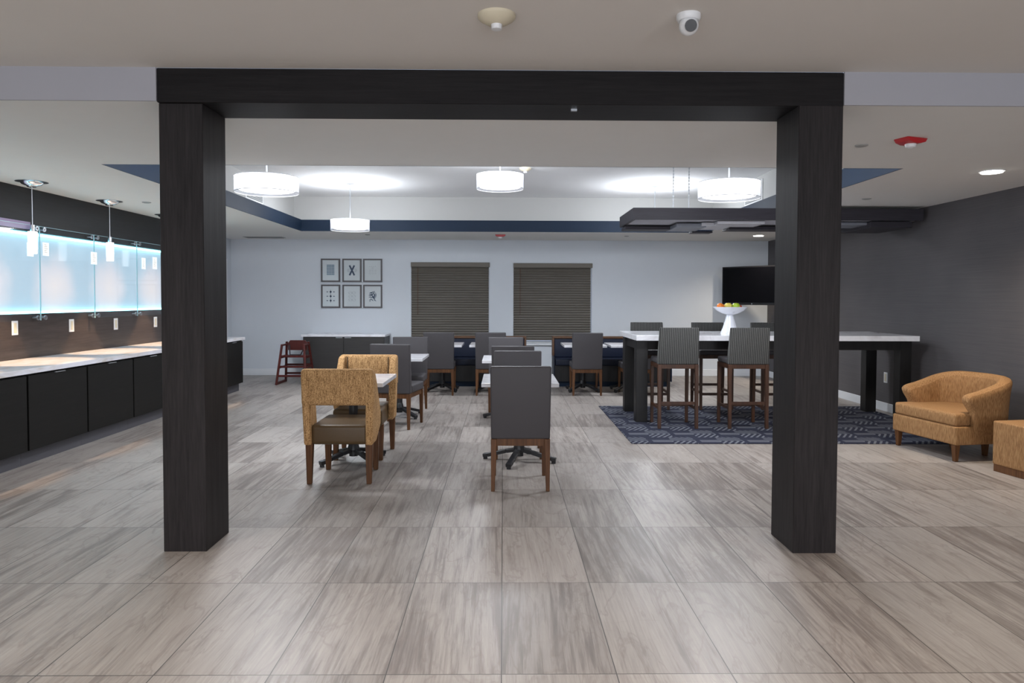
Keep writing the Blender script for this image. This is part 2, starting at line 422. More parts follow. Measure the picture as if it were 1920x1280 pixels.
# ------------------------------------------------------------------ the room
XR, XL, YF, YN = 5.11, -4.90, 13.80, -4.5
ZL, ZH, ZT = 2.61, 2.80, 3.21
XLF, YJ = -5.22, 11.75                       # the left wall steps back beyond the counter
struct(MB().box(XLF - .4, XR + .2, YN - .2, YF + .2, -.12, 0), 'floor', M['floor'])
struct(MB().box(XR, XR + .15, YN, YF + .15, 0, 3.3), 'wall_right', M['darkwall'])
struct(MB().box(XLF - .15, XLF, YJ, YF + .15, 0, 3.3), 'wall_left', M['far'])
struct(MB().box(XLF - .15, XL, YJ - .12, YJ, 0, ZL), 'wall_left_return', M['far'])
# counter wall: lower dark backsplash, recessed light box, dark bulkhead above
GZ0, GZ1 = 1.315, 2.165
struct(MB().box(XL - .15, XL, 4.2, YJ - .12, 0, GZ0), 'wall_left_lower', M['splash'])
struct(MB().box(XL - .15, XL, 4.2, YJ - .12, GZ1, 2.75), 'wall_left_upper', M['bulk'])
struct(MB().box(XL - .15, XL, YN, 4.2, 0, 3.0), 'wall_left_front', M['lobbywall'])
struct(MB().box(XL - .15, XL + .0, 10.9, YJ - .12, GZ0, GZ1), 'wall_left_end', M['bulk'])
struct(MB().box(XL - .004, XL + .006, 5.6, 7.49, 2.185, 2.262), 'trim_1', M['lilac'], 'lilac strip above the light panel')  # added strip, painted to stand in for a lilac reflection
# far wall with two window openings
WINS = ((-1.775, -.275, .62, 2.175), (.192, 1.702, .62, 2.165))
fw_ = MB()
xs = [XLF - .15, WINS[0][0], WINS[0][1], WINS[1][0], WINS[1][1], XR + .15]
for i in (0, 2, 4): fw_.box(xs[i], xs[i + 1], YF, YF + .15, 0, 3.3)
for w in WINS:
    fw_.box(w[0], w[1], YF, YF + .15, 0, w[2]); fw_.box(w[0], w[1], YF, YF + .15, w[3], 3.3)
struct(fw_, 'wall_back', M['far'])
# lobby wall behind the camera with three windows
nw = MB(); cx = XLF - .15
for wx in (-3.1, .1, 3.3):
    nw.box(cx, wx - 1.1, YN - .15, YN, 0, 3.3); nw.box(wx - 1.1, wx + 1.1, YN - .15, YN, 0, .35); nw.box(wx - 1.1, wx + 1.1, YN - .15, YN, 2.5, 3.3); cx = wx + 1.1
nw.box(cx, XR + .15, YN - .15, YN, 0, 3.3)
struct(nw, 'wall_front', M['lobbywall'])
for i, wx in enumerate((-3.1, .1, 3.3)):
    m = MB()
    m.box(wx - 1.1, wx - 1.04, YN - .12, YN - .04, .35, 2.5); m.box(wx + 1.04, wx + 1.1, YN - .12, YN - .04, .35, 2.5)
    m.box(wx - 1.1, wx + 1.1, YN - .12, YN - .04, .35, .41); m.box(wx - 1.1, wx + 1.1, YN - .12, YN - .04, 2.44, 2.5); m.box(wx - .03, wx + .03, YN - .12, YN - .04, .35, 2.5)
    w = struct(m, 'window_%d' % (i + 3), M['white'])
# ceilings
TX0, TX1, TY0, TY1 = -3.40, 3.42, 6.12, 12.10
SY = 4.16
struct(MB().box(XL - .15, XR + .1, YN, SY, ZH, ZH + .1), 'ceiling_front', M['ceiling'])
struct(MB().box(XLF - .1, XR, SY + .36, TY0, ZL, ZL + .19).box(XLF - .1, -1.99, SY, SY + .36, ZL, ZL + .19).box(1.97, XR, SY, SY + .36, ZL, ZL + .19).box(XLF - .1, XR, TY1, YF, ZL, ZL + .19)
       .box(XLF - .1, TX0, TY0, TY1, ZL, ZL + .19).box(TX1, XR, TY0, TY1, ZL, ZL + .19), 'ceiling', M['low'])
struct(MB().box(XL, -1.986, SY - .012, SY, ZL, ZH).box(1.966, XR, SY - .012, SY, ZL, ZH), 'trim_2', M['fascia'], 'pale fascia strip of the dropped ceiling')
g = .16
struct(MB().box(TX0 - g - .1, TX0 - g, TY0 - g - .1, TY1 + g + .1, ZH, ZT).box(TX1 + g, TX1 + g + .1, TY0 - g - .1, TY1 + g + .1, ZH, ZT)
       .box(TX0 - g, TX1 + g, TY1 + g, TY1 + g + .1, ZH, ZT).box(TX0 - g, TX1 + g, TY0 - g - .1, TY0 - g, ZH, ZT), 'ceiling_tray_sides', M['trayside'])
struct(MB().box(TX0 - g - .1, TX1 + g + .1, TY0 - g - .1, TY1 + g + .1, ZT, ZT + .1), 'ceiling_tray', M['tray'])
b = .012
struct(MB().box(TX0, TX0 + b, TY0, TY1, ZL, ZH).box(TX1 - b, TX1, TY0, TY1, ZL, ZH).box(TX0 + b, TX1 - b, TY1 - b, TY1, ZL, ZH).box(TX0 + b, TX1 - b, TY0, TY0 + b, ZL, ZH),
       'trim_3', M['blue'], 'navy blue band round the ceiling recess')
# baseboards
struct(MB().box(XLF, XR, YF - .016, YF, 0, .13, .004, 1), 'baseboard_back', M['white'])
struct(MB().box(XR - .016, XR, YN, YF - .016, 0, .115, .004, 1), 'baseboard_right', M['white'])
struct(MB().box(XLF, XLF + .016, YJ, 12.45, 0, .13, .004, 1), 'baseboard_left', M['white'])

# door in the left wall near the far corner
dm = MB().box(XLF, XLF + .025, 12.48, 12.58, 0, 2.22, .004, 1).box(XLF, XLF + .025, 13.46, 13.56, 0, 2.22, .004, 1).box(XLF, XLF + .025, 12.58, 13.46, 2.12, 2.22, .004, 1)
d = struct(dm, 'door_1', M['white'], 'white door with casing in the left wall')
MB().box(XLF + .001, XLF + .012, 12.58, 13.46, .01, 2.12).build('door_leaf', M['far'], d)
MB().tube((XLF + .012, 12.68, 1.0), (XLF + .06, 12.68, 1.0), .012).bar((XLF + .055, 12.67, 1.0), (XLF + .055, 12.80, 1.0), .018).build('door_handle', M['steel'], d)

# windows of the far wall, each with a taupe blind
for i, (x0, x1, z0, z1) in enumerate(WINS):
    m = MB()
    for a in (x0, x1 - .05): m.box(a, a + .05, YF + .07, YF + .13, z0, z1)
    m.box(x0 + .05, x1 - .05, YF + .07, YF + .13, z0, z0 + .05).box(x0 + .05, x1 - .05, YF + .07, YF + .13, z1 - .05, z1)
    w = struct(m, 'window_%d' % (i + 1), M['white'])
    MB().box(x0 + .05, x1 - .05, YF + .095, YF + .10, z0 + .05, z1 - .05).build('window_pane', M['glass'], w)
    MB().box(x0 - .03, x1 + .03, YF - .05, YF + .07, z0 - .03, z0, .005, 1).build('window_sill', M['white'], w)
    t = empty('window_blind', ((x0 + x1) / 2, YF, z0), 0, 'closed taupe blind in the %s window of the far wall' % ('left' if i == 0 else 'right, nearer the television'), 'blind', 'taupe window blinds')
    hw = (x1 - x0) / 2
    ex = .012 if i == 0 else .022
    MB().box(-hw + .0, hw + .01, -.045, .012, z1 - z0 - .085, z1 - z0 + .005, .006, 1).build('valance', M['blind'], t)
    sl = MB(); n = 30; top = z1 - z0 - .07; bot = .085
    pitch = (top - bot) / n
    for k in range(n):
        zc = bot + (k + .5) * pitch
        zb, zm, zt_ = zc - pitch * .52, zc - pitch * .18, zc + pitch * .55
        sl.prism([(.020, zb), (.004, zm), (.034, zt_), (.037, zt_), (.008, zm), (.023, zb)], 'X', -hw + .004, hw - ex)
    sl.build('slats', M['blind'], t)
    MB().box(-hw + .004, hw - ex, .008, .05, .06, .085, .003, 1).build('bottom_rail', M['blind'], t)
    MB().tube((-hw + .13, .0, z1 - z0 - .09), (-hw + .13, .0, .55), .004, 6).build('tilt_cord', M['brown'], t)

# ------------------------------------------------------------------ dark portal frame (two columns and the beam)
pf = empty('portal_frame', (0, 4.175, 0), 0, 'dark woodgrain portal of two square columns and a header beam', 'portal frame')
MB().box(-1.985, -1.735, 0, .34, 0, 2.604, .003, 1).build('column', M['clad'], pf)
MB().box(1.700, 1.955, -.04, .30, 0, 2.604, .003, 1).build('column', M['clad'], pf)
MB().box(-1.985, 1.965, -.02, .342, 2.604, 2.799, .003, 1).build('header_beam', M['cladx'], pf)
tag(MB().box(.395, .43, 4.24, 4.26, 2.592, 2.604).build('door_catch', M['steel']), 'small silver catch under the dark header beam', 'catch')

# ------------------------------------------------------------------ long counter on the left
CX0, CX1, CY0, CY1 = XL, -4.15, 3.6, 11.55
tag(MB().box(CX0 + .002, CX1, CY0, CY1, .815, .86, .004, 2).build('countertop', M['stone']), 'long pale stone worktop along the backlit wall', 'countertop')
seams = [3.6, 4.5, 5.40, 6.306, 7.209, 8.102, 9.0, 9.9, 10.75, 11.5]
names = ['out of sight towards the lobby', 'second from the lobby end', 'cut by the left edge of the view', 'first whole one in view', 'second whole one in view', 'beside the left column, only partly in view',
         'hidden behind the left column', 'behind the left column, second from far end', 'at the far end of the counter run']
for k in range(len(seams) - 1):
    a, c = seams[k], seams[k + 1]
    if c < 5.5: continue
    t = empty('base_cabinet', (CX1 + .0, (a + c) / 2, 0), 0, 'dark base cabinet under the counter, ' + names[k], 'cabinet', 'base cabinets under the long counter')
    h = (c - a) / 2
    MB().box(-.70, -.04, -h + .001, h - .001, .13, .813).build('cabinet_body', M['cab'], t)
    MB().box(-.70, -.09, -h + .001, h - .001, 0, .13).build('toe_kick', M['toe'], t)
    dd = MB().box(-.039, -.018, -h + .012, h - .012, .135, .795, .002, 1).build('door', M['cab'], t)
    MB().box(-.020, -.004, -.075, .075, .788, .799, .002, 1).build('edge_pull', M['steel'], dd)

# light box: backlit panel, led strips
lb = empty('light_panel', (XL - .11, 0, 0), 0, 'pale blue backlit wall panel above the long counter', 'light panel')
MB().box(-.03, 0, 4.25, 10.9, GZ0, GZ1).build('glowing_panel', M['panel'], lb)
MB().box(.001, .03, 4.25, 10.9, GZ1 - .022, GZ1 - .001).build('led_strip', M['led'], lb)
MB().box(.001, .03, 4.25, 10.9, GZ0 + .001, GZ0 + .022).build('led_strip', M['led'], lb)

# glass guards on stand-offs
gy = [4.57, 5.57, 6.57, 7.571, 8.569, 9.559, 10.55]
gl = ['', 'out of view by the left edge of the view', 'running out of the left of the view', 'between the pendants', 'beside the left column', 'mostly behind the left column']
for k in range(1, 6):
    a, c = gy[k], gy[k + 1]; h = (c - a) / 2
    t = empty('glass_guard', (XL + .045, (a + c) / 2, 0), 0, 'clear glass sheet on steel stand-offs, ' + gl[k], 'glass panel', 'glass sheets in front of the light panel')
    MB().box(-.004, .004, -h + .004, h - .004, 1.245, 2.225).build('glass_sheet', M['glass'], t)
    e = MB().box(-.004, .004, -h + .002, h - .002, 2.225, 2.229).box(-.004, .004, -h + .002, -h + .005, 1.245, 2.225).box(-.004, .004, h - .005, h - .002, 1.245, 2.225)
    e.build('glass_edge', M['glassedge'], t)
    for sy in (-h + .06, h - .06):
        for z in (1.272, 2.20):
            MB().tube((-.043, sy, z), (.018, sy, z), .011).tube((.006, sy, z), (.018, sy, z), .024, 16).build('standoff', M['steel'], t)
# white rectangles with faint bars, set on the glass
rectangles = [(7.41, 1.975, .10, .14, 'left one of the pair beside the nearest glass pendant'), (7.66, 1.995, .10, .14, 'right one of the pair beside the nearest glass pendant'),
         (8.55, 1.95, .12, .145, 'just left of the second glass pendant'), (9.72, 1.945, .10, .15, 'left one of the pair beside the left column'), (10.03, 1.965, .12, .165, 'right one of the pair, touching the left column')]
for y, z, w, h, l in rectangles:
    t = empty('card', (XL + .052, y, z), 0, 'white printed card on the glass, ' + l, 'card', 'cards on the glass')
    MB().box(0, .003, -w / 2, w / 2, -h / 2, h / 2).build('sheet', M['card'], t)
    m = MB()
    for q in range(5): m.box(.003, .004, -w * .28, w * (.1 + .18 * ((q * 7) % 3) / 2), h * (.3 - q * .14), h * (.34 - q * .14))
    m.build('print', M['cream'], t)

# outlets on the backsplash
ol = ['nearest the left edge of the view', 'second from the left edge of the view', 'third from the left, under the second pendant', 'fourth from the left, touching the left column']
for (y, z), l in zip(((7.23, 1.178), (8.173, 1.168), (9.10, 1.153), (10.13, 1.145)), ol):
    t = empty('wall_outlet', (XL, y, z), 0, 'white power outlet on the dark backsplash, ' + l, 'outlet', 'outlets above the long counter')
    MB().box(.0, .007, -.046, .046, -.072, .072, .003, 1).build('cover_plate', M['plastic'], t)
    MB().box(.007, .010, -.02, .02, -.05, .05, .001, 1).build('socket', M['cream'], t)

# mini pendants above the counter
def glass_pendant(y, label):
    t = empty('glass_pendant', (-4.58, y, ZL), 0, label, 'pendant lamp', 'small glass pendants over the counter')
    MB().lathe([(0, 0), (.14, 0), (.14, -.006), (.10, -.012), (.085, -.03), (.045, -.045), (.04, -.055), (0, -.058)], seg=28).build('canopy', M['chrome'], t, True)
    MB().tube((0, 0, -.05), (0, 0, -.44), .004, 8).build('cord', M['steel'], t)
    MB().tube((0, 0, -.42), (0, 0, -.50), .02, 16).build('socket', M['chrome'], t, True)
    MB().tube((0, 0, -.485), (0, 0, -.66), .040, 20).tube((0, 0, -.66), (0, 0, -.70), .036, 20).build('glass_shade', M['pendglow'], t, True)
for y, l in ((5.67, 'small glass pendant out of view towards the lobby'), (7.04, 'small cylinder glass pendant nearest the left edge'), (8.41, 'small cylinder glass pendant left of the column, second of the row'), (9.80, 'small glass pendant mostly hidden by the left column')):
    glass_pendant(y, l); spot('pendant_beam', (-4.58, y, ZL - .71), P_PENDANT, (1, .66, .38), 1.0, .25, .02)

# ------------------------------------------------------------------ ceiling fittings
def smoke(loc, r, label, mat):
    t = empty('smoke_detector', loc, 0, label, 'smoke detector')
    MB().lathe([(0, 0), (r, 0), (r, -.012), (r * .9, -.022), (r * .55, -.04), (.3 * r, -.045), (0, -.045)], seg=32).build('housing', mat, t, True)
    MB().lathe([(0, -.045), (r * .3, -.045), (r * .27, -.066), (0, -.068)], seg=20).build('sensor_cap', M['plastic'], t, True)
    return t
smoke((-.035, 3.36, ZH), .088, 'cream smoke detector on the front ceiling near top centre', M['cream'])
smoke((.285, 9.5, ZT), .08, 'small cream smoke detector in the ceiling recess', M['cream'])
t = empty('security_camera', (.852, 3.34, ZH), 0, 'white dome security camera on the front ceiling', 'security camera')
MB().lathe([(0, 0), (.055, 0), (.055, -.02), (.048, -.03), (0, -.03)], seg=28).build('base', M['plastic'], t, True)
MB().sphere((0, -.005, -.052), .045).build('camera_ball', M['plastic'], t, True)
MB().tube((0, -.036, -.062), (-.001, -.053, -.068), .027, 20).build('lens', M['blackplastic'], t, True)
def strobe(loc, rz, label):
    t = empty('fire_strobe', loc, rz, label, 'fire alarm strobe', 'red ceiling strobes')
    MB().prism([(-.095, 0), (.095, 0), (.075, -.026), (.03, -.038), (-.03, -.038), (-.075, -.026)], 'Y', -.06, .06, .006).build('housing', M['red'], t, True)
    MB().lathe([(0, -.036), (.038, -.036), (.032, -.058), (.015, -.066), (0, -.067)], seg=20).build('lens', M['plastic'], t, True)
strobe((2.84, 5.0, ZL), .35, 'red fire alarm strobe right of the right column'); strobe((-.055, 12.64, ZL), 0, 'red fire alarm strobe by the far wall, above the gap between the windows')
def downlight(x, y, label):
    t = empty('recessed_light', (x, y, ZL), 0, label, 'recessed light', 'recessed lights')
    MB().lathe([(.085, 0), (.10, 0), (.10, -.008), (.082, -.008), (.082, 0)], seg=28).build('trim_ring', M['plastic'], t, True)
    MB().lathe([(0, -.002), (.084, -.002), (.084, -.016), (0, -.016)], seg=28).build('lamp_lens', M['downglow'], t)
    spot('recessed_beam', (x, y, ZL - .03), P_RECESS, (1, .86, .68), 2.5, .9, .06)
downlight(4.25, 6.22, 'lit round recessed light at the upper right'); downlight(4.47, 12.54, 'lit round recessed light in front of the television')
for x, y, r, l in ((2.60, 5.21, .045, 'small round sprinkler cover between right column and red strobe'), (4.03, 7.94, .05, 'small round sprinkler cover before the dark canopy'),
                (-4.21, 8.53, .05, 'small dark sprinkler cover beside the left column'), (2.2, 12.8, .045, 'small sprinkler cover under the left end of the canopy'), (-2.4, 12.7, .045, 'small sprinkler cover above the framed prints')):
    tag(MB().lathe([(0, 0), (r, 0), (r, -.006), (r * .6, -.012), (0, -.012)], cx=x, cy=y, seg=20).warp(lambda a, b_, c_: (a, b_, c_ + ZL)).build('sprinkler_cover', M['grilleface'], None, True), l, 'sprinkler', 'ceiling sprinkler covers')
t = empty('ceiling_vent', (-4.42, 13.33, ZL), 0, 'long grey air vent in the far left ceiling', 'air vent')
MB().box(-.36, .36, -.12, .12, -.008, 0, .003, 1).build('vent_frame', M['grilleface'], t)
m = MB()
for k in range(7): m.box(-.33, .33, -.1 + k * .03, -.085 + k * .03, -.014, -.008)
m.build('louvres', M['grille'], t)
def side_grille(x, y, sgn, label):
    t = empty('wall_vent', (x, y, 3.0), 0, label, 'air vent', 'vents in the ceiling recess')
    MB().box(0 if sgn > 0 else -.012, .012 if sgn > 0 else 0, -.36, .36, -.14, .155, .003, 1).build('vent_frame', M['tray'], t)
    m = MB()
    a, b_ = (.012, .018) if sgn > 0 else (-.018, -.012)
    for k in range(11): m.box(a, b_, -.32, .32, -.118 + k * .023, -.102 + k * .023)
    m.build('louvres', M['grille'], t)
side_grille(TX0 - g, 10.3, 1, 'grey air vent on the left side of the ceiling recess'); side_grille(TX1 + g, 10.25, -1, 'grey air vent on the right side of the ceiling recess')

# drum pendants
def drum(x, y, z0, z1, label, light=True):
    t = empty('drum_pendant', (x, y, ZT), 0, label, 'pendant lamp', 'white drum pendants in the ceiling recess')
    R = .285; a, b_ = z0 - ZT, z1 - ZT
    MB().lathe([(0, 0), (.07, 0), (.07, -.02), (.02, -.03), (0, -.03)], seg=24).build('canopy', M['steel'], t, True)
    MB().tube((0, 0, -.02), (0, 0, b_ - .02), .008, 8).build('rod', M['steel'], t)
    MB().lathe([(R, a), (R, b_)], seg=48).build('outer_shade', M['sheer'], t, True)
    MB().lathe([(0, a + .020), (R * .86, a + .020), (R * .88, a + .028), (R * .88, b_ - .036), (R * .84, b_ - .028), (0, b_ - .028)], seg=48).build('inner_diffuser', M['drumglow'], t, True)
    rg = MB()
    for z in (a, b_): rg.lathe([(R + .002, z - .003), (R + .002, z + .003), (R - .002, z + .003), (R - .002, z - .003), (R + .002, z - .003)], seg=48)
    for k in range(3): rg.bar((0, 0, b_ - .01), (R * cos(k * 2.094 + .5), R * sin(k * 2.094 + .5), b_ - .002), .006)
    rg.build('ring', M['plastic'], t)
    if light:
        point('drum_bulb_up', (x, y, z1 + .03), P_DRUM * .37, COOL, .2)
        spot('drum_bulb_down', (x, y, z0 - .02), P_DRUM, COOL, 2.9, .6, .2)
drum(-2.19, 6.68, 2.46, 2.60, 'white drum pendant at the near left of the recess')
drum(2.13, 6.78, 2.44, 2.59, 'white drum pendant at the near right, beside the right column')
drum(-.045, 8.75, 2.82, 2.99, 'white drum pendant at the centre of the recess')
drum(-2.29, 10.75, 2.50, 2.65, 'white drum pendant hanging before the navy band, far left')
drum(2.29, 10.87, 2.54, 2.69, 'white drum pendant of which only the rod shows above the dark canopy')

# ------------------------------------------------------------------ chairs
def grey_chair():
    t = empty('dining_chair', (0, 0, 0), 0, 'x', 'chair')
    # local +y is forward, y = 0 at the back feet
    bk = MB().hexa([(-.228, -.012, .405), (.228, -.012, .405), (.228, .075, .405), (-.228, .075, .405)],
                   [(-.235, -.055, .97), (.235, -.055, .97), (.235, .005, .97), (-.235, .005, .97)], .014, 3)
    bk.build('backrest', M['greyvinyl'], t, True)
    st = MB().box(-.228, .228, .07, .52, .405, .50, .022, 3); st.build('seat', M['greyvinyl'], t, True)
    MB().box(-.205, .205, .004, .03, .350, .41).box(-.205, .205, .475, .50, .355, .405).box(-.218, -.196, .02, .49, .355, .405).box(.196, .218, .02, .49, .355, .405).build('seat_rail', M['brown'], t)
    for sx in (-1, 1):
        MB().taper(sx * .212, .012 - .02, 0, .405, .028, .046, -sx * .006, .02).build('leg', M['brown'], t)
        MB().taper(sx * .208, .485, 0, .405, .028, .042, 0, -.006).build('leg', M['brown'], t)
    return t
def orange_chair():
    t = empty('armless_shell_chair', (0, 0, 0), 0, 'x', 'chair')
    m = MB()
    w = .285
    # broad band of the back with side wings, open gap beneath, posts running down beside the seat
    m.box(-w, w, -.035, .04, .635, .93, .036, 4)
    for s in (-1, 1):
        a, b_ = (-w, -w + .062) if s < 0 else (w - .062, w)
        m.prism([(-.03, .315), (-.035, .86), (-.01, .905), (.04, .92), (.09, .905), (.14, .80), (.21, .56), (.235, .45), (.16, .315)], 'X', a, b_, .020, 3)
    def bulge(x, y, z):
        k = 1 + .05 * math.exp(-((z - .52) / .12) ** 2) - .05 * max(0, min(1, (.45 - z) / .13)) ** 1.2
        lean = -.045 * max(0, (z - .5)) / .43 + .02 * max(0, .5 - z)
        return (x * k, y + lean, z)
    m.warp(bulge); m.build('shell_back', M['weave'], t, True)
    MB().box(-.225, .225, .0, .55, .315, .475, .035, 4).build('seat', M['leather'], t, True)
    pl = MB()
    for x in (-.20, .20): pl.tube((x, .037, .66), (x, .028, .91), .005, 6)
    pl.build('seam', M['stem'], t)
    for sx in (-1, 1):
        MB().taper(sx * .238, .015, 0, .33, .038, .058, 0, .012).build('leg', M['brown'], t)
        MB().taper(sx * .205, .50, 0, .33, .038, .056, 0, -.01).build('leg', M['brown'], t)
    return t
GC, OC = grey_chair(), orange_chair()
used = set()
def place(proto, x, y, rz, label, group):
    if id(proto) in used: return copy_tree(proto, None, (x, y, 0), rz, label, group)
    used.add(id(proto)); proto.location = (x, y, 0); proto.rotation_euler = (0, 0, rz); proto['label'] = label; proto['group'] = group
    return proto
GG, GO = 'grey upholstered dining chairs', 'orange woven chairs'
XA, XB = -1.31, .135
place(OC, XA, 5.70, 0, 'orange woven chair with brown seat, back to the viewer, nearest of the left row', GO)
place(OC, XA - .02, 7.06, PI, 'orange woven chair facing the viewer, behind the nearest left table', GO)
place(GC, XA + .035, 8.12, -.19, 'grey chair just behind the second orange chair, back to the viewer', GG)
place(GC, XA + .06, 9.62, PI, 'grey chair farthest in the left row, facing the viewer', GG)
place(GC, XB, 5.50, 0, 'large grey chair nearest the viewer in the centre row', GG)
place(GC, XB + .01, 7.08, PI, 'grey chair facing the viewer across the nearest centre table', GG)
place(GC, XB - .03, 7.84, 0, 'third grey chair of the centre row, only its top edge showing', GG)
place(GC, XB - .10, 9.60, PI, 'grey chair last in the centre row, a sliver of its top showing', GG)
fl = ['at the wall bench, first from the left', 'at the wall bench, second from the left, behind the centre row', 'at the right wall bench, standing clear between windows and bar table', 'at the wall bench, seen between the legs of the bar table']
for x, l in zip((-.985, -.195, 1.29, 2.07), fl): place(GC, x, 10.95, 0, 'grey chair ' + l, 'grey chairs at the wall benches')

# ------------------------------------------------------------------ pedestal tables
def pedestal_table(rz_base=PI / 4):
    t = empty('pedestal_table', (0, 0, 0), 0, 'x', 'table')
    MB().box(-.335, .335, -.385, .385, .725, .760, .004, 2).build('tabletop', M['quartz'], t)
    MB().box(-.2, .2, -.025, .025, .708, .725).box(-.025, .025, -.2, .2, .700, .725).build('mounting_plate', M['black'], t)
    MB().tube((0, 0, .05), (0, 0, .712), .040, 20).lathe([(.055, .11), (.045, .16), (.04, .17)], seg=20).build('pedestal', M['black'], t, True)
    for k in range(4):
        a = rz_base + k * PI / 2; c_, s_ = cos(a), sin(a)
        m = MB(); pts = [(.02, .105), (.12, .088), (.22, .062), (.30, .040), (.345, .034)]
        for (r1, z1), (r2, z2) in zip(pts, pts[1:]): m.bar((r1 * c_, r1 * s_, z1), (r2 * c_, r2 * s_, z2), .05, .034, .004)
        m.tube((.325 * c_, .325 * s_, 0), (.325 * c_, .325 * s_, .03), .02, 10)
        m.build('foot', M['black'], t)
    return t
PT = pedestal_table(PI / 4); PT2 = pedestal_table(-.30)
GT = 'white pedestal dining tables'
YT = 6.52
PT['label'] = 'white top pedestal table between the two orange chairs'; PT['group'] = GT; PT.location = (XA - .055, YT, 0)
PT2['label'] = 'white top pedestal table behind the nearest grey chair'; PT2['group'] = GT; PT2.location = (XB + .012, YT, 0)
copy_tree(PT, None, (-1.31, 9.02, 0), 0, 'white top pedestal table between the grey chairs of the left row')
copy_tree(PT2, None, (XB - .05, 8.80, 0), 0, 'second white pedestal table of the centre row, one corner showing')
for x, l in zip((-.985, -.195, 1.29, 2.02), ('first from the left', 'second from the left', 'third from the left, behind the lone grey chair', 'last on the right, behind the bar table')):
    copy_tree(PT, None, (x, 11.55, 0), 0, 'white pedestal table at the wall benches, ' + l, 'white tables at the wall benches')

# ------------------------------------------------------------------ benches by the windows
def bench(x0, x1, label):
    t = empty('banquette_bench', ((x0 + x1) / 2, 12.3, 0), 0, label, 'bench', 'navy banquette benches')
    h = (x1 - x0) / 2
    MB().box(-h + .03, h - .03, -.28, .18, .36, .47, .02, 3).build('seat_cushion', M['navyvinyl'], t, True)
    MB().box(-h + .03, h - .03, .10, .19, .47, .80, .02, 3).build('back_cushion', M['navyvinyl'], t, True)
    MB().box(-h + .02, h - .02, -.24, .20, .09, .36).build('bench_base', M['barwood'], t)
    MB().box(-h + .02, h - .02, -.20, .19, 0, .088).build('toe_kick', M['blue'], t)
    MB().box(-h, h, .085, .25, .80, .835, .004, 1).box(-h, -h + .035, .085, .25, .5, .80, .003, 1).box(h - .035, h, .085, .25, .5, .80, .003, 1).build('wooden_frame', M['brownx'], t)
    MB().box(-h, -h + .02, -.28, .20, .09, .5).build('end_panel', M['navyvinyl'], t); MB().box(h - .02, h, -.28, .20, .09, .5).build('end_panel', M['navyvinyl'], t)
bench(-1.40, .40, 'navy bench with brown wooden top rail under the left window')
bench(.85, 2.85, 'navy bench with brown wooden frame under the right window')

# ------------------------------------------------------------------ side cabinet and high chair at the far wall
t = empty('side_cabinet', (-2.93, 13.15, 0), 0, 'grey two-door side cabinet with white top below the framed prints', 'cabinet')
MB().box(-.745, .745, .02, .62, .09, .78).build('cabinet_body', M['cabgrey'], t)
MB().box(-.72, .72, .06, .62, 0, .09).build('toe_kick', M['toe'], t)
MB().box(-.775, .765, -.02, .645, .78, .822, .004, 2).build('cabinet_top', M['quartz'], t)
for s in (-1, 1):
    d = MB().box(min(0, s * .74) + .004 * (s > 0), max(0, s * .74) - .004 * (s < 0), .0, .019, .095, .775, .002, 1).build('door', M['cabgrey'], t)
    MB().box(s * .08 - .06, s * .08 + .06, -.012, .004, .757, .770, .002, 1).build('edge_pull', M['steel'], d)

t = empty('high_chair', (-3.62, 12.50, 0), .0, 'reddish wooden restaurant high chair beside the grey side cabinet', 'high chair')
def hc(x, z):   # sides lean inward with height
    return x * (1 - .26 * z / .72)
for s in (-1, 1):
    m = MB()
    for y0, y1, zt in ((-.27, -.15, .68), (.27, .13, .72)):
        m.bar((s * .255, y0, 0), (s * .19, y1, zt), .035, .035, .004)
    m.bar((s * .255, -.27, .025), (s * .255, .27, .025), .034, .045, .004)
    m.bar((s * .19, -.17, .675), (s * .19, .15, .675), .034, .03, .004)
    m.bar((s * .208, -.185, .47), (s * .208, .185, .47), .025, .045, .003)
    m.bar((s * .228, -.2, .29), (s * .228, .21, .29), .025, .03, .003)
    m.build('side_frame', M['cherry'], t)
for y, z, x in ((-.25, .155, .24), (-.22, .31, .225), (-.19, .485, .205), (.24, .155, .24), (.21, .31, .225)):
    MB().bar((-x, y, z), (x, y, z), .028, .035, .003).build('rung', M['cherry'], t)
MB().box(-.19, .19, -.16, .15, .47, .49, .004, 1).build('seat', M['cherry'], t)
MB().prism([(-.17, .57), (.17, .57), (.17, .70), (.13, .745), (-.13, .745), (-.17, .70)], 'Y', .13, .15, .004).build('backrest', M['cherry'], t)
MB().bar((-.14, .12, .66), (-.09, -.02, .49), .02, .004).bar((.14, .12, .66), (.09, -.02, .49), .02, .004).bar((-.09, -.02, .492), (.09, -.02, .492), .03, .03).build('strap', M['strap'], t)

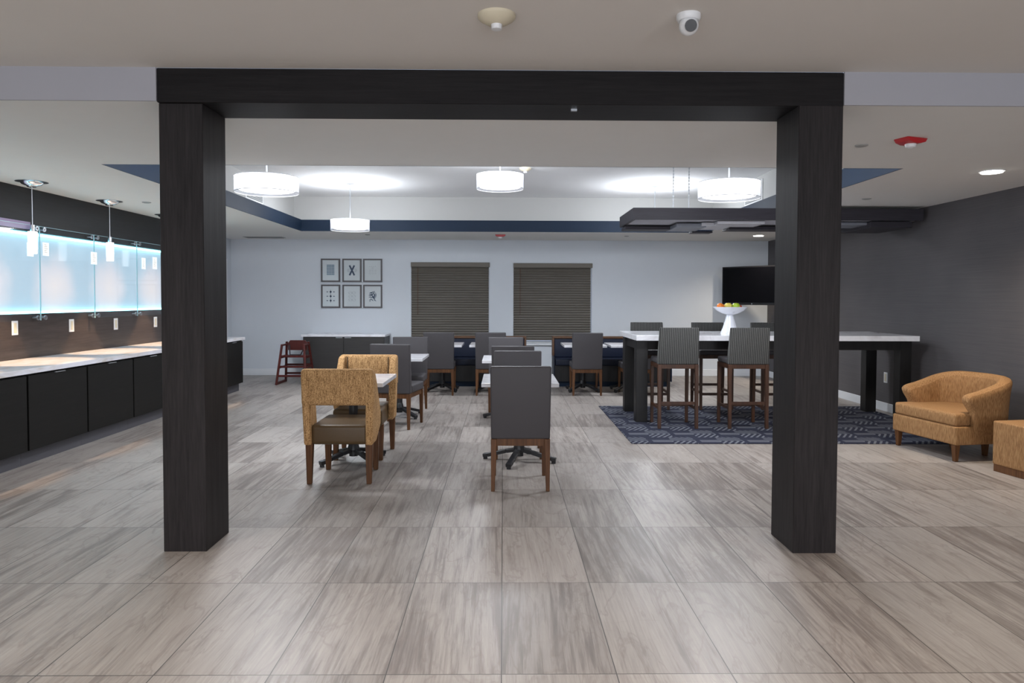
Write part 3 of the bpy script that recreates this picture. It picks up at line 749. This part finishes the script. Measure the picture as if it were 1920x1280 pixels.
# framed prints
def art(i, m1, w, h):
    m = MB(); y0, y1 = -.0215, -.020
    bx = lambda x0, x1, z0, z1: m.box(x0, x1, y0, y1, z0, z1)
    if i == 0:
        for a in range(5):
            for c in range(7): bx(-.062 + a * .026, -.062 + a * .026 + .020, -.08 + c * .026, -.08 + c * .026 + .020)
    if i == 1:
        for s in (-1, 1):
            m.bar((-s * .040, -.0205 - .0005 * s, -.085), (s * .040, -.0205 - .0005 * s, .085), .028, .0015)
            for x_, w_ in ((.034, .007), (.050, .006), (.063, .005)):
                m.bar((s * x_, -.0205, .030), (s * (x_ + .016), -.0205, .001), w_, .0015); m.bar((s * x_, -.0205, -.030), (s * (x_ + .016), -.0205, -.001), w_, .0015)
    if i == 2:
        for a in range(3):
            for c in range(3):
                if c == 2 and a != 1: continue
                cx_, cz = -.045 + a * .045, -.05 + c * .045
                for k in range(6):
                    q = k * PI / 3; m.bar((cx_ + .006 * cos(q), -.02, cz + .006 * sin(q)), (cx_ + .02 * cos(q), -.02, cz + .02 * sin(q)), .005, .0015)
        for a in range(4): bx(-.05 + a * .03, -.042 + a * .03, .065, .072)
    if i == 3:
        for c in range(3):
            z = -.075 + c * .075
            m.prism([(0, z + .023), (.02, z), (0, z - .023), (-.02, z)], 'Y', y0, y1)
            bx(-.003, .003, z - .036, z + .036)
            for s in (-1, 1): m.prism([(s * .055, z + .011), (s * .055 + .012, z), (s * .055, z - .011), (s * .055 - .012, z)], 'Y', y0, y1); bx(s * .055 - .02, s * .055 + .02, z - .002, z + .002)
    if i == 4:
        for a in range(2):
            for c in range(3):
                cx_, cz = -.03 + a * .06, -.06 + c * .06
                for k in range(10):
                    q = k * PI / 5; q2 = q + PI / 5; m.bar((cx_ + .026 * cos(q), -.02, cz + .026 * sin(q)), (cx_ + .026 * cos(q2), -.02, cz + .026 * sin(q2)), .004, .0015)
                m.bar((cx_ - .02, -.02, cz - .02), (cx_ + .02, -.02, cz + .02), .004, .0015)
    if i == 5:
        for (x_, z_, q, L_, w_) in ((-.035, .06, .5, .03, .010), (-.01, .065, .9, .032, .010), (.02, .07, 1.2, .03, .010), (-.04, .025, .3, .034, .012), (-.012, .03, .8, .036, .014), (.03, .02, 1.9, .06, .013), (.052, .03, 1.75, .055, .007),
                                    (-.045, -.01, .2, .03, .008), (.012, -.015, 2.2, .05, .020), (-.02, -.02, .4, .026, .008), (-.04, -.055, .6, .028, .007), (-.01, -.06, 2.4, .036, .008), (.035, -.065, 2.5, .036, .008), (-.045, -.08, .9, .02, .006)):
            c_, s_ = cos(q), sin(q)
            m.prism([(x_ - L_ * c_, z_ - L_ * s_), (x_ + w_ * s_, z_ - w_ * c_), (x_ + L_ * c_, z_ + L_ * s_), (x_ - w_ * s_, z_ + w_ * c_)], 'Y', y0, y1)
    return m
al = ['blue-grey block motif, top left of six', 'dark X motif, top middle of six', 'pale flower motif, top right of six', 'nine dark diamonds, bottom left of six', 'pale grey linked rings, bottom middle of six', 'dark leaf motif, bottom right of six']
inks = ['inkblue', 'inknavy', 'inkgrey', 'inknavy', 'inkgrey', 'inknavy']
for i in range(6):
    cxs = (-3.313, -2.904, -2.508)[i % 3]; cz = (2.020, 1.523)[i // 3]; w, h = .182, .223
    t = empty('framed_print', (cxs, YF, cz), 0, 'dark framed print with ' + al[i], 'picture', 'six framed prints')
    f = .028
    MB().box(-w, -w + f, -.03, 0, -h, h).box(w - f, w, -.03, 0, -h, h).box(-w + f, w - f, -.03, 0, -h, -h + f).box(-w + f, w - f, -.03, 0, h - f, h).build('frame', M['frame'], t)
    MB().box(-w + f, w - f, -.02, 0, -h + f, h - f).build('print_paper', M['paper'], t)
    art(i, None, w, h).warp(lambda x, y, z: (x * 1.15, y, z * 1.12)).build('motif', M[inks[i]], t)

# ------------------------------------------------------------------ television on the far right
a = math.atan2(12.52 - 13.52, 4.86 - 4.15)
t = empty('television', (4.14, 13.52, 1.385), a, 'black flat television mounted across the far right corner', 'television')
Lt = 1.20
MB().box(0, Lt, .0, .055, 0, .71, .006, 2).build('casing', M['blackplastic'], t)
MB().box(.025, Lt - .025, -.003, .0, .045, .685).build('screen', M['tv'], t)
MB().lathe([(0, 0), (.012, 0), (.012, .002), (0, .002)], seg=16).warp(lambda x, y, z: (x + Lt * .55, -.002 - z, y + .022)).build('logo', M['steel'], t)
MB().box(.45, .75, .055, .09, .2, .5).bar((.6, .08, .35), (.875, .50, .35), .05, .06).box(.935, .966, -.52, -.32, .25, .47, 0, 2, Matrix.Rotation(-a, 4, 'Z')).build('wall_bracket', M['black'], t)

# ------------------------------------------------------------------ bar table, stools, rug, bowl
tag(MB().box(1.32, 4.95, 7.29, 9.85, .001, .010, .003, 1).build('area_rug', M['rug']), 'navy patterned rug beneath the bar table', 'rug')
t = empty('bar_table', (3.25, 9.02, 0), 0, 'long bar height table with white top and dark legs', 'table')
MB().box(-1.68, 1.69, -.60, .60, .996, 1.058, .004, 2).build('tabletop', M['quartz'], t)
MB().box(-1.60, 1.62, -.46, -.43, .88, .996).box(-1.60, 1.62, .43, .46, .88, .996).box(-1.63, -1.60, -.46, .46, .88, .996).box(1.62, 1.65, -.46, .46, .88, .996).build('apron', M['barwood'], t)
for x in (-1.655, 1.53):
    for y in (-.47, .33):
        MB().box(x, x + .14, y, y + .14, .010, .996, .003, 1).build('leg', M['barwood'], t)
def stool():
    t = empty('bar_stool', (0, 0, 0), 0, 'x', 'bar stool', 'grey ribbed bar stools')
    MB().hexa([(-.235, -.01, .745), (.235, -.01, .745), (.235, .06, .745), (-.235, .06, .745)], [(-.222, -.065, 1.165), (.222, -.065, 1.165), (.222, -.01, 1.165), (-.222, -.01, 1.165)], .012, 3).build('backrest', M['ribbed'], t, True)
    MB().box(-.225, .225, .05, .44, .745, .81, .02, 3).build('seat', M['greyvinyl'], t, True)
    MB().box(-.2, .2, .0, .03, .695, .748).box(-.2, .2, .40, .43, .695, .745).box(-.225, -.195, .02, .42, .695, .745).box(.195, .225, .02, .42, .695, .745).build('seat_rail', M['stoolwood'], t)
    for s in (-1, 1):
        MB().taper(s * .212, -.01, .010, .745, .036, .044, 0, .02).build('leg', M['stoolwood'], t)
        MB().taper(s * .208, .425, .010, .745, .034, .040, 0, -.01).build('leg', M['stoolwood'], t)
        MB().bar((s * .21, .0, .24), (s * .21, .42, .24), .022, .032).build('stretcher', M['stoolwood'], t)
    MB().bar((-.21, .002, .30), (.21, .002, .30), .022, .034).build('stretcher', M['stoolwood'], t)
    MB().bar((-.21, .42, .22), (.21, .42, .22), .022, .034).build('stretcher', M['stoolwood'], t)
    return t
ST = stool()
ST['label'] = 'grey ribbed bar stool at the near side of the bar table, left one'; ST.location = (1.995, 8.12, 0)
copy_tree(ST, None, (2.80, 8.12, 0), 0, 'grey ribbed bar stool at the near side, beside the right column, back to the viewer')
copy_tree(ST, None, (2.00, 9.93, 0), PI, 'grey bar stool on the far side, leftmost')
copy_tree(ST, None, (2.85, 9.93, 0), PI, 'grey bar stool on the far side behind the fruit bowl')
copy_tree(ST, None, (3.68, 9.93, 0), PI, 'grey bar stool on the far side, half hidden by the right column')

bx_, by_ = 2.86, 9.0
tb = 1.058
t = empty('pedestal_bowl', (bx_, by_, tb), 0, 'white pedestal bowl of fruit standing on the bar table', 'bowl')
MB().lathe([(0, 0), (.115, 0), (.112, .012), (.085, .08), (.058, .17), (.042, .235), (.0, .235)], seg=36).build('bowl_foot', M['ceramic'], t, True)
MB().lathe([(.0, .235), (.05, .236), (.10, .252), (.165, .285), (.205, .325), (.212, .332), (.207, .334), (.160, .300), (.095, .268), (0, .256)], seg=40).build('bowl_dish', M['ceramic'], t, True)
def fruit(name, x, y, z, r, mat, label, cat, group=None):
    t = empty(name, (bx_ + x, by_ + y, tb + z), random.random() * 6, label, cat, group)
    if name == 'orange_fruit': MB().sphere((0, 0, 0), r, .93).build('peel', mat, t, True)
    else: MB().lathe([(0, -r * .72), (r * .35, -r * .82), (r * .75, -r * .55), (r, 0), (r * .92, r * .42), (r * .55, r * .78), (r * .22, r * .74), (0, r * .58)], seg=22).build('skin', mat, t, True)
    MB().tube((0, 0, r * .55), (.003, .002, r * 1.05 if name != 'orange_fruit' else r * .96), .003, 6).build('stem', M['stem'], t)
GFR = 'fruit in the white bowl'
fruit('orange_fruit', -.138, -.045, .343, .042, M['orange'], 'orange at the left rim of the white bowl', 'orange', GFR)
fruit('orange_fruit', -.085, .075, .332, .042, M['orange'], 'orange at the left rear of the bowl', 'orange', GFR)
fruit('apple', -.040, -.05, .345, .048, M['yellowapple'], 'yellow green apple left of the green one', 'apple', GFR)
fruit('apple', .056, -.055, .342, .050, M['apple'], 'bright green apple in the middle of the bowl', 'apple', GFR)
fruit('apple', .010, .062, .335, .046, M['apple'], 'green apple at the rear of the bowl', 'apple', GFR)
fruit('apple', .115, .0, .330, .036, M['redapple'], 'red apple at the right side of the bowl', 'apple', GFR)

# ------------------------------------------------------------------ hanging canopy over the bar table
t = empty('hanging_canopy', (3.30, 9.08, 2.44), 0, 'dark hanging ceiling canopy over the bar table, with layered panels under it', 'canopy')
MB().box(-1.75, 1.75, -.50, -.46, 0, .14, .003, 1).box(-1.75, 1.75, .46, .50, 0, .14, .003, 1).box(-1.75, -1.71, -.46, .46, 0, .14, .003, 1).box(1.71, 1.75, -.46, .46, 0, .14, .003, 1).build('frame', M['canopy'], t)
MB().box(-1.705, 1.705, -.455, .455, .006, .016).build('frosted_top_panel', M['fascia'], t)
PM = plain('grey_layer_panel', (.16, .17, .20, 1), .5); PL = plain('light_layer_panel', (.42, .42, .45, 1), .5)
for x0, x1, y0, y1, z0, z1, mt in ((1.57, 2.22, 9.25, 9.55, 2.385, 2.425, M['canopy']), (2.15, 2.52, 8.9, 9.5, 2.38, 2.43, PM), (2.45, 2.85, 8.85, 9.4, 2.395, 2.436, PL), (2.48, 2.75, 9.42, 9.6, 2.36, 2.385, M['canopy']),
                                (2.60, 3.18, 8.7, 9.1, 2.405, 2.44, PL), (2.9, 4.0, 9.2, 9.5, 2.385, 2.42, M['canopy']), (3.6, 4.5, 8.75, 9.15, 2.40, 2.435, PM), (4.45, 4.96, 8.66, 9.46, 2.365, 2.436, M['canopy'])):
    MB().box(x0 - 3.30, x1 - 3.30, y0 - 9.08, y1 - 9.08, z0 - 2.44, z1 - 2.44, .004, 1).build('layer_panel', mt, t)
for x, y in ((-1.13, .10), (-.92, .14)):
    m = MB()
    for k in range(32):
        z = .13 + k * .02; 
        if k % 2: m.box(x - .008, x + .008, y - .002, y + .002, z, z + .026)
        else: m.box(x - .002, x + .002, y - .008, y + .008, z, z + .026)
    m.build('chain', M['steel'], t)

# ------------------------------------------------------------------ tub armchair and ottoman on the right
AY = math.radians(9.5)
t = empty('tub_armchair', (4.44, 6.93, 0), AY, 'amber woven tub armchair against the charcoal wall', 'armchair')
# local: faces -x ; plan U shape open to -x
def tub_shell():
    m = MB(); bm = m.bm
    n = 40; Rw, D0 = .43, .06
    def plan(s):   # s 0..1 from the left arm tip around the back to the right arm tip
        # outer curve : straight arm, elliptical back
        if s < .22: return Vector((-.29 + (s / .22) * .35, Rw, 0)), Vector((0, 1, 0))
        if s > .78: return Vector((.06 - ((s - .78) / .22) * .35, -Rw, 0)), Vector((0, -1, 0))
        q = PI / 2 - (s - .22) / .56 * PI
        return Vector((.06 + .30 * cos(q), Rw * sin(q), 0)), Vector((cos(q) / .30, sin(q) / Rw, 0)).normalized()
    rings = []
    for i in range(n + 1):
        s = i / n; p, nr = plan(s)
        e = min(s, 1 - s)
        k = min(1, e / .40); kk = k * k * (3 - 2 * k)
        zt = .625 + .145 * kk
        if e < .05: zt -= .04 * (1 - e / .05) ** 2
        th = .105 - .01 * kk; flare = .02 + .02 * kk
        o = p; sec = []
        inn = p - nr * th
        sec = [(o, .20), (o + nr * .005, .38), (o + nr * flare * .5, zt - .12), (o + nr * flare, zt - .05), (o + nr * (flare - .012), zt - .013), (o - nr * .03, zt), (inn + nr * .03, zt - .004), (inn, zt - .04), (inn - nr * .002, zt - .12), (inn, .42), (inn, .20)]
        # arm fronts scoop back towards the seat
        ring = []
        for q_, z in sec:
            x = q_.x
            if e < .22:
                f = (1 - e / .22); sc = max(0, (.60 - z)) ; x += f * min(.17, .95 * max(0, sc - .02)) if z < .60 and z > .40 else (f * .10 if z <= .40 else 0)
            ring.append(bm.verts.new((x, q_.y, z)))
        rings.append(ring)
    L = len(rings[0])
    for A, B in zip(rings, rings[1:]):
        for j in range(L): bm.faces.new((A[j], B[j], B[(j + 1) % L], A[(j + 1) % L]))
    bm.faces.new(rings[0]); bm.faces.new(rings[-1][::-1])
    return m
sh = tub_shell().build('back_shell', M['amber'], t, True)
md = sh.modifiers.new('round', 'SUBSURF'); md.levels = 1; md.render_levels = 1
MB().box(-.375, .22, -.415, .415, .155, .325, .018, 3).build('seat_base', M['amber'], t, True)
MB().prism([(-.37, -.40), (-.20, -.40), (-.20, -.325), (.25, -.325), (.25, .325), (-.20, .325), (-.20, .40), (-.37, .40)], 'Z', .325, .445, .03, 3).build('seat_cushion', M['amber'], t, True)
for x, y in ((-.335, -.37), (-.335, .37), (.14, -.20), (.14, .20)):
    MB().taper(x, y, 0, .158, .036, .055).build('leg', M['brown'], t)
t = empty('ottoman', (4.59, 5.93, 0), AY, 'amber woven cube ottoman with dark plinth at the right edge', 'ottoman')
MB().box(-.28, .28, -.28, .28, .06, .44, .018, 3).build('cushion_block', M['amber'], t, True)
MB().box(-.27, .27, -.27, .27, 0, .06).build('plinth', M['brown'], t)
sm = MB().tube((-.283, -.10, .07), (-.283, -.10, .43), .003, 6); sm.build('seam', M['stem'], t)

t = empty('wall_outlet', (XR, 9.47, .45), 0, 'white power outlet low on the charcoal wall', 'outlet')
MB().box(-.007, 0, -.045, .045, -.07, .07, .003, 1).build('cover_plate', M['plastic'], t)
MB().box(-.010, -.007, -.02, .02, -.05, .05, .001, 1).build('socket', M['cream'], t)
